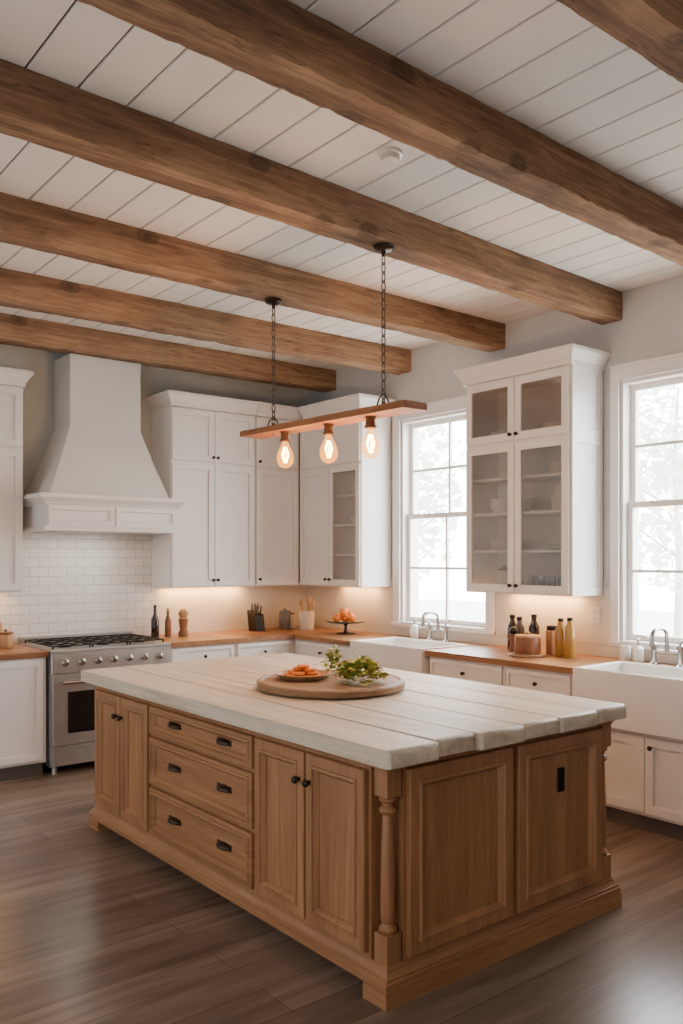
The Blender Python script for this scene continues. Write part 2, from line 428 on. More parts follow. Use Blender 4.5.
base_cabinet('X', FX, 4.425, 5.29, [('door', 4.44, 4.855, .12, .555, [(4.82, .5)]), ('door', 4.86, 5.275, .12, .555, [(4.9, .5)])], 'white sink cabinet under the farther apron sink', .64, .572)
base_cabinet('X', FX, 3.72, 4.42, [('drawer', 3.735, 4.405, .70, .845, [(4.07, .77)]), ('drawer', 3.735, 4.405, .42, .69, [(4.07, .56)]), ('drawer', 3.735, 4.405, .12, .41, [(4.07, .27)])], 'wider white drawer cabinet just right of the farther sink', .64)
base_cabinet('X', FX, 3.175, 3.715, [('drawer', 3.19, 3.70, .70, .845, [(3.445, .77)]), ('door', 3.19, 3.70, .12, .69, [(3.24, .64)])], 'narrower white drawer cabinet just left of the nearer sink', .64)
base_cabinet('X', FX, 2.20, 3.17, [('door', 2.215, 2.68, .12, .555, [(2.64, .5)]), ('door', 2.685, 3.155, .12, .555, [(3.10, .46)])], 'white two door sink cabinet under the nearer apron sink', .64, .572, [(2.20, 2.325), (3.146, 3.17)])

# worktops
tag(MB().box(1.50, 2.20, FY-.03, WY-.012, .86, .90).build('wood_worktop', M['butcherx'], bevel=.004), 'short orange brown wood worktop left of the range', 'worktop')
mb = MB()
mb.box(3.17, 4.369, FY-.03, WY-.012, .86, .90)
mb.box(4.37, WX-.012, 5.275, WY-.012, .86, .90); mb.box(4.845, WX-.012, 4.446, 5.274, .86, .90)
mb.box(4.37, WX-.012, 3.145, 4.445, .86, .90); mb.box(4.845, WX-.012, 2.326, 3.144, .86, .90); mb.box(4.37, WX-.012, 2.19, 2.325, .86, .90)
tag(mb.build('wood_worktop', M['butcher']), 'long L-shaped orange brown wood worktop running under the windows', 'worktop')

# sinks
def sink(y0, y1, label):
    x0, x1 = 4.335, 4.842
    t = thing('apron_sink', label, 'sink', ((x0+x1)/2, (y0+y1)/2, .58), 'white apron front sinks')
    def R(i, z): return [(x0+i, y0+i, z), (x1-i, y0+i, z), (x1-i, y1-i, z), (x0+i, y1-i, z)]
    mb = MB(); mb.loops([R(0, .58), R(0, .912), R(.03, .912), R(.04, .70)])
    mb.build('basin', M['ceramic'], t, bevel=.008, smooth=True)
    MB().lathe(((x0+x1)/2, (y0+y1)/2, .70), [(.04, 0), (.04, .004), (.02, .002)], 20).build('drain', M['chrome'], t, smooth=True)
sink(4.45, 5.27, 'white apron front sink below the left window, farther from camera')
sink(2.33, 3.14, 'white apron front sink at the right edge, nearer to camera')

def faucet(x, y, label):
    t = thing('bridge_faucet', label, 'faucet', (x, y, .90), 'bridge faucets')
    mb = MB()
    for s in (-1, 1):
        mb.lathe((x, y+s*.09, .90), [(.032, 0), (.032, .008), (.018, .014), (.016, .10), (.024, .11), (.024, .13), (.012, .14)], 16)
    mb.tube([(x, y-.09, .985), (x, y+.09, .985)], .014, 10)
    mb.build('bridge_body', M['chrome'], t, smooth=True)
    zt = 1.09
    pts = [(x, y, .985), (x, y, 1.04), (x, y, zt)]
    for k in range(1, 9):
        a = math.pi*k/8
        pts.append((x-.085*(1-math.cos(a)), y, zt+.05*math.sin(a)))
    pts.append((x-.17, y, zt-.04))
    mb = MB(); mb.tube(pts, .0145, 10); mb.lathe((x-.17, y, zt-.06), [(.017, 0), (.017, .025)], 12)
    mb.build('spout', M['chrome'], t, smooth=True)
    for s in (-1, 1):
        mb = MB(); mb.tube([(x, y+s*.09, 1.045), (x-.02, y+s*.13, 1.07), (x-.03, y+s*.15, 1.075)], [.009, .008, .011], 8)
        mb.build('lever', M['chrome'], t, smooth=True)
faucet(4.925, 4.86, 'chrome bridge faucet behind the farther apron sink')
faucet(4.925, 2.86, 'chrome bridge faucet behind the nearer apron sink at right edge')

# upper cabinets
CR = [(0, 0), (.010, 0), (.010, .03), (.018, .036), (.026, .05), (.05, .085), (.056, .09), (.056, .115)]
def crown(parent, x0, x1, y0, y1, z, side):
    MB().rect(x0, x1, y0, y1, [(o, z+h) for o, h in CR], side).build('crown_moulding', M['white'], parent)
ZB, ZS, ZT = 1.32, 2.39, 2.85
def carcass(t, fr, u0, u1, depth, dividers=(), shelves=(), hollow=True):
    mb = MB(); th = .018
    if not hollow:
        mb.fbox(fr, u0, u1, -depth, 0, ZB, ZT); mb.build('body', M['white'], t); return
    mb.fbox(fr, u0, u0+th, -depth, 0, ZB, ZT); mb.fbox(fr, u1-th, u1, -depth, 0, ZB, ZT)
    mb.fbox(fr, u0+th, u1-th, -depth, 0, ZB, ZB+th); mb.fbox(fr, u0+th, u1-th, -depth, 0, ZT-th, ZT)
    mb.fbox(fr, u0+th, u1-th, -depth, -depth+.01, ZB+th, ZT-th); mb.fbox(fr, u0+th, u1-th, -depth+.01, 0, ZS-.012, ZS+.012)
    for d in dividers: mb.fbox(fr, d-th/2, d+th/2, -depth+.01, 0, ZB+th, ZS-.012)
    for d in dividers: mb.fbox(fr, d-th/2, d+th/2, -depth+.01, 0, ZS+.012, ZT-th)
    mb.build('body', M['white'], t)
    for (a, b, z) in shelves: MB().fbox(fr, a, b, -depth+.01, -.02, z-.009, z+.009).build('shelf', M['white'], t)

G = 'white wall cabinets'
fr = frY(6.45)
t = thing('wall_cabinet', 'white wall cabinet cut by the left edge beside the hood', 'cabinet', (1.8, 6.62, ZB), G)
carcass(t, fr, 1.50, 2.14, .34, hollow=False)
front(t, 'door', fr, 1.83, 2.132, ZB+.01, ZS-.01, M['white']); front(t, 'door', fr, 1.508, 1.825, ZB+.01, ZS-.01, M['white'])
front(t, 'door', fr, 1.83, 2.132, ZS+.01, ZT-.01, M['white']); front(t, 'door', fr, 1.508, 1.825, ZS+.01, ZT-.01, M['white'])
crown(t, 1.50, 2.14, 6.43, 6.79, ZT, (1, 1, 1, 0))

t = thing('wall_cabinet', 'white four door wall cabinet just right of the hood', 'cabinet', (3.775, 6.62, ZB), G)
carcass(t, fr, 3.36, 4.195, .34, hollow=False)
for (a, b, ku) in ((3.368, 3.775, 3.755), (3.78, 4.187, 3.80)):
    d = front(t, 'door', fr, a, b, ZB+.01, ZS-.01, M['white']); knob(d, fr, ku, ZB+.06)
    d = front(t, 'door', fr, a, b, ZS+.01, ZT-.01, M['white']); knob(d, fr, ku, ZS+.05)
crown(t, 3.36, 4.195, 6.43, 6.79, ZT, (1, 0, 1, 0))

t = thing('wall_cabinet', 'narrow single column white wall cabinet in the room corner', 'cabinet', (4.45, 6.62, ZB), G)
carcass(t, fr, 4.20, 4.695, .34, hollow=False)
d = front(t, 'door', fr, 4.208, 4.672, ZB+.01, ZS-.01, M['white']); knob(d, fr, 4.235, ZB+.06)
d = front(t, 'door', fr, 4.208, 4.672, ZS+.01, ZT-.01, M['white']); knob(d, fr, 4.235, ZS+.05)
crown(t, 4.20, 4.695, 6.43, 6.79, ZT, (0, 0, 1, 0))

fr = frX(4.70)
t = thing('wall_cabinet', 'white wall cabinet with one narrow glass door left of the farther window', 'cabinet', (4.87, 6.1, ZB), G)
zs3 = (1.60, 1.86, 2.12)
carcass(t, fr, 5.55, 6.785, .34, dividers=(5.985,), shelves=[(5.568, 5.976, z) for z in zs3])
d = front(t, 'door', fr, 5.99, 6.42, ZB+.01, ZS-.01, M['white']); knob(d, fr, 6.015, ZB+.06)
d = front(t, 'glass_door', fr, 5.56, 5.982, ZB+.01, ZS-.01, M['white'], 'glass', .05); knob(d, fr, 5.955, ZB+.06)
front(t, 'door', fr, 5.99, 6.42, ZS+.01, ZT-.01, M['white']); front(t, 'door', fr, 5.56, 5.982, ZS+.01, ZT-.01, M['white'])
crown(t, 4.68, WX-.005, 5.55, 6.36, ZT, (1, 0, 1, 0))

t = thing('glass_cabinet', 'tall white glass door wall cabinet between the two windows', 'cabinet', (4.87, 3.875, ZB))
carcass(t, fr, 3.41, 4.34, .34, shelves=[(3.428, 4.322, z) for z in (1.62, 1.89, 2.14)])
for (a, b, ku) in ((3.42, 3.872, 3.847), (3.878, 4.33, 3.903)):
    d = front(t, 'glass_door', fr, a, b, ZB+.01, ZS-.01, M['white'], 'glass', .055); knob(d, fr, ku, ZB+.06)
    d = front(t, 'glass_door', fr, a, b, ZS+.01, ZT-.01, M['white'], 'glass', .055); knob(d, fr, ku, ZS+.05)
sp = MB(); sp.rings(lambda u, v, z: (u, 3.41-v, z), 4.70, 5.04, ZB, ZS, [(0, .001), (0, .01), (.05, .01), (.052, .001)], fill=False)
sp.rings(lambda u, v, z: (u, 3.41-v, z), 4.70, 5.04, ZS, ZT, [(0, .001), (0, .01), (.05, .01), (.052, .001)], fill=False)
sp.build('side_frame', M['white'], t)
crown(t, 4.68, WX-.005, 3.40, 4.34, ZT, (1, 0, 1, 1))

# dishes inside the glass cabinets
def lathe_thing(name, label, cat, loc, parts, group=None, seg=24):
    t = thing(name, label, cat, loc, group)
    for pn, prof, m in parts: MB().lathe(loc, prof, seg).build(pn, M[m], t, smooth=True)
    return t
def bowl_mesh(name, loc, r, h, m, label, cat, group, seg=24):
    mb = MB(); mb.lathe(loc, [(r*.45, 0), (r*.5, .004), (r*.85, h*.5), (r, h), (r-.005, h), (r*.8, h*.5), (r*.4, .012)], seg)
    return tag(mb.build(name, M[m], smooth=True), label, cat, group)
b0 = bowl_mesh('bowl', (4.86, 4.15, 1.8995), .085, .06, 'ceramic', 'white bowl stacked on the second highest shelf of the tall glass cabinet', 'bowl', 'white bowls in the tall glass cabinet')
for k in (1, 2): dup(b0, (4.86, 4.15, 1.8995+k*.022))
for k in range(3): dup(b0, (4.86, 3.95, 1.8995+k*.022))
p0 = MB().lathe((4.87, 4.10, 1.6295), [(.06, 0), (.065, .003), (.12, .014), (.12, .017), (.06, .006)], 28).build('plate', M['ceramic'], smooth=True)
tag(p0, 'white plate stacked on the second lowest shelf of the tall glass cabinet', 'plate', 'white plates in the tall glass cabinet')
for k in range(1, 6): dup(p0, (4.87, 4.10, 1.6295+k*.0125))
for k in range(5): dup(p0, (4.87, 3.62, 1.6295+k*.0125))
g0 = MB().lathe((4.85, 3.50, 1.339), [(.03, 0), (.036, .11), (.034, .11), (.028, .006)], 18).build('tumbler', M['tumbler'], smooth=True)
tag(g0, 'clear tumbler on the lowest shelf of the tall glass cabinet', 'glass', 'tumblers in the tall glass cabinet')
for k in range(1, 5): dup(g0, (4.85, 3.50+.09*k, 1.339))
lathe_thing('lidded_jar', 'cream lidded jar on the lowest shelf of the tall glass cabinet', 'jar', (4.87, 4.12, 1.339), [('body', [(.055, 0), (.065, .02), (.065, .12), (.05, .14)], 'cream'), ('lid', [(.052, .141), (.05, .155), (.015, .16), (.015, .175), (.005, .18)], 'brown')])
lathe_thing('pitcher', 'cream pitcher on the second highest shelf behind right glass door', 'pitcher', (4.87, 3.62, 1.8995), [('body', [(.045, 0), (.065, .04), (.06, .1), (.04, .15), (.048, .18)], 'cream')])
bowl_mesh('bowl', (4.87, 3.62, 2.1495), .10, .08, 'cream', 'cream bowl on the top shelf of the tall glass cabinet', 'bowl', None)
bowl_mesh('bowl', (4.87, 4.1, ZS+.0125), .12, .09, 'cream', 'large bowl behind the upper left small glass door', 'bowl', None)
bowl_mesh('bowl', (4.87, 3.64, ZS+.0125), .11, .10, 'ceramic', 'large bowl behind the upper right small glass door', 'bowl', None)
q0 = bowl_mesh('bowl', (4.86, 5.77, 1.6095), .085, .07, 'cream', 'cream bowl behind the narrow glass door left of the farther window', 'bowl', 'bowls behind the narrow glass door')
for z in (1.8695, 2.1295): dup(q0, (4.86, 5.77, z))

# ------------------------------------------------------------------ range hood
t = thing('range_hood', 'tall white tapered plaster range hood over the steel range', 'range hood', (2.75, 6.47, 1.76))
mb = MB()
mb.rect(2.215, 3.275, 6.18, WY-.012, [(0, 1.775), (.012, 1.775), (.012, 1.80), (.0, 1.808), (0, 1.965), (.010, 1.972), (.018, 1.985), (.05, 2.012), (.06, 2.016), (.06, 2.045), (0, 2.046)], (1, 1, 1, 0))
mb.build('mantel', M['white'], t)
fr = frY(6.18)
for a, b in ((2.23, 2.735), (2.755, 3.26)): MB().rings(fr, a, b, 1.82, 1.958, [(0, .001), (0, .016), (.028, .016), (.034, .001)], fill=False).build('mantel_frame', M['white'], t)
lps = []
for k in range(17):
    s = k/16; z = 2.046+.56*s; f = (1-s)**1.06
    xl = 2.50-.245*f; xr = 3.09+.145*f; yf = 6.45-.23*f
    lps.append([(xl, yf, z), (xr, yf, z), (xr, WY-.012, z), (xl, WY-.012, z)])
lps.append([(2.50, 6.45, BB-.008), (3.09, 6.45, BB-.008), (3.09, WY-.012, BB-.008), (2.50, WY-.012, BB-.008)])
MB().loops(lps).build('chimney', M['plaster'], t, bevel=.004, smooth=True)
MB().box(2.31, 3.18, 6.24, 6.72, 1.768, 1.775).build('filter', M['steel'], t)

# ------------------------------------------------------------------ range
t = thing('range', 'stainless steel range with black grates under the white hood', 'range', (2.685, 6.43, 0))
rx0, rx1 = 2.21, 3.16; RF = 6.08
MB().box(rx0, rx1, RF, 6.78, .06, .885).build('body', M['steel'], t, bevel=.003)
fr = frY(RF)
MB().rings(fr, rx0, rx1, .735, .885, [(0, .001), (0, .022), (.006, .028), (.02, .028)]).build('control_panel', M['steel'], t)
d = front(t, 'oven_door', fr, rx0+.008, rx1-.008, .215, .725, M['steel'], 'flat', t=.032)
MB().fbox(fr, rx0+.12, rx1-.12, .030, .035, .30, .60).build('oven_window', M['dark'], d)
hb = MB(); hb.tube([fr(rx0+.06, .085, .675), fr(rx1-.06, .085, .675)], .012, 12)
for u in (rx0+.09, rx1-.09): hb.tube([fr(u, .03, .675), fr(u, .085, .675)], .009, 8)
hb.build('handle', M['chrome'], d, smooth=True)
front(t, 'drawer', fr, rx0+.008, rx1-.008, .07, .205, M['steel'], 'flat', t=.03)
for k in range(7):
    MB().lathe(fr(rx0+.10+k*.125, .028, .812), [(.026, 0), (.026, .008), (.02, .012), (.018, .032), (.008, .034)], 18, (0, -1, 0)).build('control_knob', M['chrome'], t, smooth=True)
for sx in (rx0+.05, rx1-.05):
    for sy in (RF+.05, 6.73): MB().lathe((sx, sy, 0), [(.022, 0), (.018, .06)], 12).build('leg', M['steel'], t, smooth=True)
MB().box(rx0, rx1, RF-.025, 6.78, .886, .905).build('cooktop', M['steel'], t, bevel=.003)
MB().box(rx0, rx1, 6.74, 6.78, .906, .95).build('back_guard', M['steel'], t, bevel=.003)
for k in range(3):
    gx = rx0+.03+k*.30; mb = MB()
    for yy in (6.12, 6.27, 6.42, 6.57, 6.71): mb.box(gx, gx+.288, yy-.005, yy+.005, .924, .934)
    for xx in (gx, gx+.095, gx+.185, gx+.278): mb.box(xx, xx+.010, 6.115, 6.715, .9235, .9335)
    for xx in (gx, gx+.278):
        for yy in (6.115, 6.704): mb.box(xx, xx+.010, yy, yy+.010, .906, .924)
    mb.build('grate', M['iron'], t)
    for yy in (6.27, 6.57): MB().lathe((gx+.145, yy, .906), [(.05, 0), (.05, .006), (.034, .007), (.034, .013), (.01, .015)], 20).build('burner', M['iron'], t, smooth=True)

# ------------------------------------------------------------------ island
t = thing('kitchen_island', 'large oak kitchen island with doors, drawers and turned corner posts', 'island', (2.69, 3.5, 0))
ix0, ix1, iy0, iy1 = 2.01, 3.37, 2.235, 4.78
NT = .085
mb = MB()
mb.box(ix0, ix1, iy0+NT, iy1, .12, .849); mb.box(ix0+NT-.005, ix1-NT-.01, iy0, iy0+NT-.0001, .12, .849)
mb.build('body', M['isl'], t)
mb = MB()
mb.rect(ix0, ix1, iy0, iy1, [(.032, .058), (.032, .084), (.026, .088), (.026, .096), (.020, .100), (.010, .112), (.008, .122), (0, .13)])
mb.box(ix0-.036, ix1+.036, iy0-.036, iy0+.05, 0, .0575)
mb.box(ix0-.036, ix0+.09, iy0+.0505, iy0+.09, 0, .0574); mb.box(ix1-.09, ix1+.036, iy0+.0505, iy0+.09, 0, .0574)
mb.box(ix0-.032, ix0+.09, iy1-.10, iy1+.032, 0, .0573); mb.box(ix1-.09, ix1+.032, iy1-.10, iy1+.032, 0, .0573)
mb.build('plinth', M['isly'], t)
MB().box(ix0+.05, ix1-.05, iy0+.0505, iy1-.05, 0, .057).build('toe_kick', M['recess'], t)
mb = MB(); mb.rect(ix0, ix1, iy0, iy1, [(0, .825), (.006, .825), (.008, .833), (.014, .838), (.018, .848)]); mb.build('top_moulding', M['isly'], t)
def post(cx, cy):
    h = .034; mb = MB(); q = .88
    mb.box(cx-h, cx+h, cy-h, cy+h, .13, .235); mb.box(cx-h, cx+h, cy-h, cy+h, .725, .825)
    prof = [(.03, .235), (.037, .242), (.038, .252), (.03, .258), (.023, .268), (.028, .280), (.030, .31), (.030, .36), (.029, .45), (.026, .56), (.023, .64), (.021, .655), (.031, .661), (.037, .672), (.031, .683), (.022, .688), (.024, .700), (.035, .708), (.037, .718), (.03, .725)]
    mb.lathe((cx, cy, 0), [(r*q, z) for r, z in prof], 28)
    mb.build('corner_post', M['isl'], t, smooth=True)
post(ix0+.034, iy0+.034); post(ix1-.040, iy0+.026)
fr = frX(ix0)
for (a, b, ku) in ((2.335, 2.688, 2.660), (2.702, 3.055, 2.730), (4.075, 4.398, 4.37), (4.412, 4.75, 4.44)):
    d = front(t, 'door', fr, a, b, .15, .81, M['isl'], 'panel', .052, .024)
    knob(d, fr, ku, .70, .024, r=.016)
for (z0, z1) in ((.67, .81), (.41, .65), (.15, .39)):
    d = front(t, 'drawer', fr, 3.08, 4.05, z0, z1, M['isly'], 'panel', .028, .024)
    for u in (3.33, 3.80): pull(d, fr, u, (z0+z1)/2, .0045, .054)
fr = frY(iy0)
for (a, b) in ((ix0+NT+.004, 2.668), (2.70, ix1-NT-.014)):
    pn = front(t, 'side_panel', fr, a, b, .145, .82, M['isl'], 'panel', .058, .025)
    if a > 2.6:
        mb = MB(); mb.fbox(fr, 2.975, 3.012, .0055, .017, .585, .685); mb.fbox(fr, 2.984, 3.003, .017, .021, .61, .66)
        mb.build('outlet', M['iron'], pn, bevel=.002, label='black metal outlet cover')
# worktop of the island
mb = MB(); rnd = random.Random(3)
ZI = .92
xs = [1.935, 2.185, 2.40, 2.66, 2.90, 3.16, 3.40]
for a, b in zip(xs[:-1], xs[1:]):
    y0 = 2.15+rnd.uniform(-.016, .016); y1 = 4.84+rnd.uniform(-.015, .015); lps = []
    ns = 60; jb = 0; ja = 0; dz = rnd.uniform(-.002, 0)
    for k in range(ns+1):
        yy = y0+.022+(y1-y0-.044)*k/ns
        ja = ja*.6+rnd.uniform(0, .0014); jb = jb*.6-rnd.uniform(0, .0014); jz = dz+rnd.uniform(-.0012, 0)
        lps.append([(a+.0012, yy, .855), (b-.0012, yy, .855), (b-.0012+jb, yy, ZI-.005+jz), (b-.006+jb, yy, ZI+jz), (a+.006+ja, yy, ZI+jz), (a+.0012+ja, yy, ZI-.005+jz)])
    q = rnd.uniform(.7, 1.5)
    def end(y, sh, zz):
        return [(a+.0012+sh, y, .855+sh*.3), (b-.0012-sh, y, .855+sh*.3), (b-.0012-sh*q, y, ZI-.005-zz), (b-.006-sh*q, y, ZI+dz-zz*q), (a+.006+sh, y, ZI+dz-zz), (a+.0012+sh, y, ZI-.005-zz)]
    lps = [end(y0, .010, .014), end(y0+.006, .004, .006), end(y0+.016, .001, .0015)]+lps+[end(y1-.016, .001, .0015), end(y1-.006, .004, .006), end(y1, .010, .014)]
    mb.loops(lps)
mb.box(1.96, 3.38, 2.20, 4.80, .8575, ZI-.012)
tag(mb.build('island_worktop', M['top'], smooth=True), 'thick pale whitewashed plank top on the oak island', 'worktop')

# food on the island
TX, TY = 2.655, 3.37
D = ZI-.93
mb = MB(); lps = []; seg = 56; rnd = random.Random(5)
rad = [1+.012*math.sin(3*2*math.pi*i/seg+1)+rnd.uniform(-.004, .004) for i in range(seg)]
for r, h in ((.34, .931), (.37, .938), (.375, .965), (.368, .972), (.352, .974), (.345, .968)):
    lps.append([(TX+r*rad[i]*math.cos(2*math.pi*i/seg), TY+r*rad[i]*math.sin(2*math.pi*i/seg), h+D) for i in range(seg)])
mb.loops(lps); tag(mb.build('round_board', M['board'], smooth=True), 'round thick wooden serving board on the island top', 'serving board')
PX, PY = 2.58, 3.51; PZ = .9685+D
mb = MB(); mb.lathe((PX, PY, PZ), [(.10, 0), (.112, .003), (.142, .028), (.138, .030), (.112, .008), (.10, .006)], 36)
tag(mb.build('wooden_dish', M['lwood'], smooth=True), 'shallow orange brown wooden dish on the round board', 'dish')
sl = MB(); sl.lathe((0, 0, 0), [(.028, 0), (.033, .005), (.033, .011), (.028, .0155)], 20)
s0 = tag(sl.build('orange_slice', M['orange'], smooth=True), 'orange slice piled in the wooden dish', 'fruit slice', 'orange slices in the dish')
sp_ = [(0, 0, 0)]+[(.072*math.cos(k*math.pi/3), .072*math.sin(k*math.pi/3), 0) for k in range(6)]+[(.052*math.cos(.5+k*math.pi/2), .052*math.sin(.5+k*math.pi/2), 1) for k in range(4)]+[(.0, .036, 2), (.02, -.034, 2), (0, 0, 3)]
for k, (a, b, l) in enumerate(sp_):
    p = (PX+a, PY+b, PZ+.0068+l*.016)
    if k == 0: s0.location = p
    else: dup(s0, p)
def leafcluster(name, c, rx, ry, h, n, size, mats, seed):
    rnd = random.Random(seed); mb = MB()
    for k in range(n):
        a = rnd.uniform(0, 2*math.pi); q = math.sqrt(rnd.random()); zz = rnd.random()**.8
        p = Vector((c[0]+rx*q*math.cos(a)*(1-.4*zz), c[1]+ry*q*math.sin(a)*(1-.4*zz), c[2]+.006+h*zz*(1-.45*q)))
        d = Vector((math.cos(a)+rnd.uniform(-.6, .6), math.sin(a)+rnd.uniform(-.6, .6), rnd.uniform(-.05, .9))).normalized()
        sd = d.cross(Vector((rnd.uniform(-.4, .4), rnd.uniform(-.4, .4), 1))).normalized(); up = sd.cross(d)
        s = size*rnd.uniform(.6, 1.3); mi = rnd.randrange(len(mats))
        row = []
        for (f, w_, cv) in ((0, .08, 0), (.3, .45, .12), (.65, .5, .12), (1, .06, -.1)):
            row.append([p+d*s*f-sd*s*w_+up*s*(cv+.12), p+d*s*f+up*s*cv, p+d*s*f+sd*s*w_+up*s*(cv+.12)])
        for r_ in row:
            for v in r_: v.z = max(v.z, c[2]+.002)
        mb.loops(row, closed=False, cap0=False, cap1=False, mi=mi)
    return mb.build(name, [M[m] for m in mats], smooth=True)
o = leafcluster('salad_greens', (2.72, 3.225, .968+D), .13, .13, .12, 300, .036, ['leaf', 'leaf2', 'leaf2'], 2)
tag(o, 'heap of leafy green salad on the round board', 'greens')
o = leafcluster('herb_sprig', (2.80, 3.545, .968+D), .05, .05, .16, 100, .026, ['leaf', 'leaf2'], 4)
tag(o, 'upright green herb sprig behind the wooden dish', 'herbs')

# ------------------------------------------------------------------ pendant
t = thing('linear_pendant', 'wooden plank pendant light on two chains with three glowing bulbs', 'pendant lamp', (2.93, 3.8, 2.10))
def pc(y): return 2.865+(y-2.9)*(.135/1.85)
def pz(y): return (y-3.8)*.03
mb = MB(); lps = []; rnd = random.Random(9)
for k in range(31):
    y = 2.985+1.66*k/30; c = pc(y); w = .078+rnd.uniform(-.004, .004); dz = pz(y)-.008
    lps.append([(c-w, y, 2.332+dz), (c+w, y, 2.332+dz), (c+w+rnd.uniform(-.002, .004), y, 2.350+dz), (c+w-.004, y, 2.368+dz), (c-w+.004, y, 2.368+dz), (c-w-rnd.uniform(-.002, .004), y, 2.350+dz)])
mb.loops(lps); mb.build('plank', M['pend'], t, smooth=True)
for y in (3.24, 4.35):
    c = pc(y)
    MB().lathe((c, y, BB-.006), [(.055, 0), (.055, -.012), (.04, -.022), (.012, -.026), (.009, -.05), (.002, -.052)], 24).build('ceiling_canopy', M['bronze'], t, smooth=True)
    mb = MB(); z = 3.122; k = 0
    while z > 2.385:
        hl = .029; pts = []
        for q in range(14):
            a = 2*math.pi*q/14; ux = .0115*math.cos(a); uz = hl*math.sin(a)
            pts.append((c+(ux if k % 2 else 0), y+(0 if k % 2 else ux), z-hl+uz+.006))
        mb.tube(pts, .0034, 6, closed=True); z -= .046; k += 1
    mb.build('chain', M['chain'], t, smooth=True)
    zz = 2.36+pz(y)
    mb = MB(); mb.lathe((c, y, zz), [(.02, 0), (.02, .008), (.007, .012), (.007, .03), (.003, .032)], 14)
    mb.tube([(c-.045, y, zz+.002), (c-.03, y, zz+.042), (c, y, zz+.072), (c+.03, y, zz+.042), (c+.045, y, zz+.002)], .005, 8)
    mb.build('bracket', M['chain'], t, smooth=True)
for y in (3.35, 3.74, 4.21):
    c = pc(y); zz = 2.326+pz(y)
    s = MB().lathe((c, y, zz), [(.03, 0), (.03, -.012), (.026, -.016), (.027, -.045), (.033, -.05), (.033, -.06), (.016, -.062)], 20).build('socket', M['brass'], t, smooth=True)
    MB().lathe((c, y, zz-.064), [(.016, .004), (.02, -.01), (.028, -.03), (.042, -.058), (.051, -.086), (.052, -.104), (.045, -.13), (.028, -.15), (.006, -.158)], 24).build('bulb', M['bulb'], s, smooth=True)
    mb = MB()
    for k in range(5):
        a = 2*math.pi*k/5; mb.tube([(c+.008*math.cos(a), y+.008*math.sin(a), zz-.095), (c+.022*math.cos(a+.3), y+.022*math.sin(a+.3), zz-.14), (c+.008*math.cos(a+.6), y+.008*math.sin(a+.6), zz-.19)], .0026, 5)
    mb.build('filament', M['fil'], s)
    L = bpy.data.lights.new('bulb_light', 'POINT'); L.energy = 14; L.color = (1, .54, .25); L.shadow_soft_size = .05
    lo = bpy.data.objects.new('bulb_light', L); COL.objects.link(lo); lo.location = (c, y, zz-.29)

# ------------------------------------------------------------------ counter items
ZC = .9005
lathe_thing('tall_bottle', 'dark tall bottle nearest the range on the back counter', 'bottle', (3.27, 6.55, ZC), [('glass_body', [(.03, 0), (.034, .01), (.034, .15), (.014, .2), (.012, .25)], 'bottle'), ('cap', [(.014, .251), (.014, .275), (.005, .277)], 'iron')])
lathe_thing('slim_bottle', 'slim brown bottle between the dark bottle and the pepper mill', 'bottle', (3.40, 6.57, ZC), [('glass_body', [(.026, 0), (.028, .01), (.028, .13), (.012, .18), (.011, .22)], 'brown'), ('cap', [(.013, .221), (.013, .24), (.005, .242)], 'lwood')])
lathe_thing('pepper_mill', 'turned brown wooden pepper mill right of the bottles near the range', 'pepper mill', (3.52, 6.52, ZC), [('body', [(.044, 0), (.044, .03), (.032, .06), (.036, .1), (.042, .15)], 'brown'), ('head', [(.042, .151), (.032, .165), (.042, .185), (.042, .21), (.025, .23), (.004, .235)], 'lwood')])
t = thing('knife_block', 'black knife block with upright handles on the corner counter', 'knife block', (4.30, 6.56, ZC))
MB().loops([[(4.25, 6.50, ZC), (4.35, 6.50, ZC), (4.35, 6.63, ZC), (4.25, 6.63, ZC)], [(4.25, 6.53, ZC+.15), (4.35, 6.53, ZC+.15), (4.35, 6.66, ZC+.19), (4.25, 6.66, ZC+.19)]]).build('block', M['iron'], t, bevel=.004)
for i in range(3):
    for j in range(2):
        x, y = 4.27+.03*i, 6.56+.055*j
        MB().tube([(x, y, ZC+.15+j*.016), (x, y-.02, ZC+.23+j*.02)], .009, 8).build('knife_handle', M['grey'], t, smooth=True)
lathe_thing('canister', 'dark grey canister on the corner counter beside the utensil crock', 'canister', (4.60, 6.55, ZC), [('body', [(.05, 0), (.055, .01), (.055, .15), (.05, .16)], 'grey'), ('lid', [(.053, .161), (.053, .175), (.012, .18), (.012, .195), (.004, .197)], 'grey')])
lathe_thing('small_canister', 'small cream canister in the very corner of the counter', 'canister', (4.74, 6.66, ZC), [('body', [(.045, 0), (.05, .01), (.05, .12), (.045, .13)], 'cream'), ('lid', [(.047, .131), (.047, .142), (.01, .15)], 'brown')])
t = lathe_thing('utensil_crock', 'cream crock holding wooden utensils on the corner counter', 'crock', (4.76, 6.42, ZC), [('crock', [(.065, 0), (.07, .01), (.074, .17), (.076, .175), (.066, .175), (.06, .02)], 'cream')])
for k, (dx, dy, hh) in enumerate(((.02, .01, .27), (-.025, .015, .25), (0, -.03, .28), (.03, -.02, .24))):
    mb = MB(); b = Vector((4.76+dx*.5, 6.42+dy*.5, ZC+.03)); e = Vector((4.76+dx*1.8, 6.42+dy*1.8, ZC+hh))
    mb.tube([b, e], .006, 8); mb.ell(e, (.02, .009, .03), 12, 8)
    tag(mb.build('wooden_spoon', M['lwood'], smooth=True), 'wooden spoon standing in the cream crock', 'spoon', 'wooden spoons in the crock')
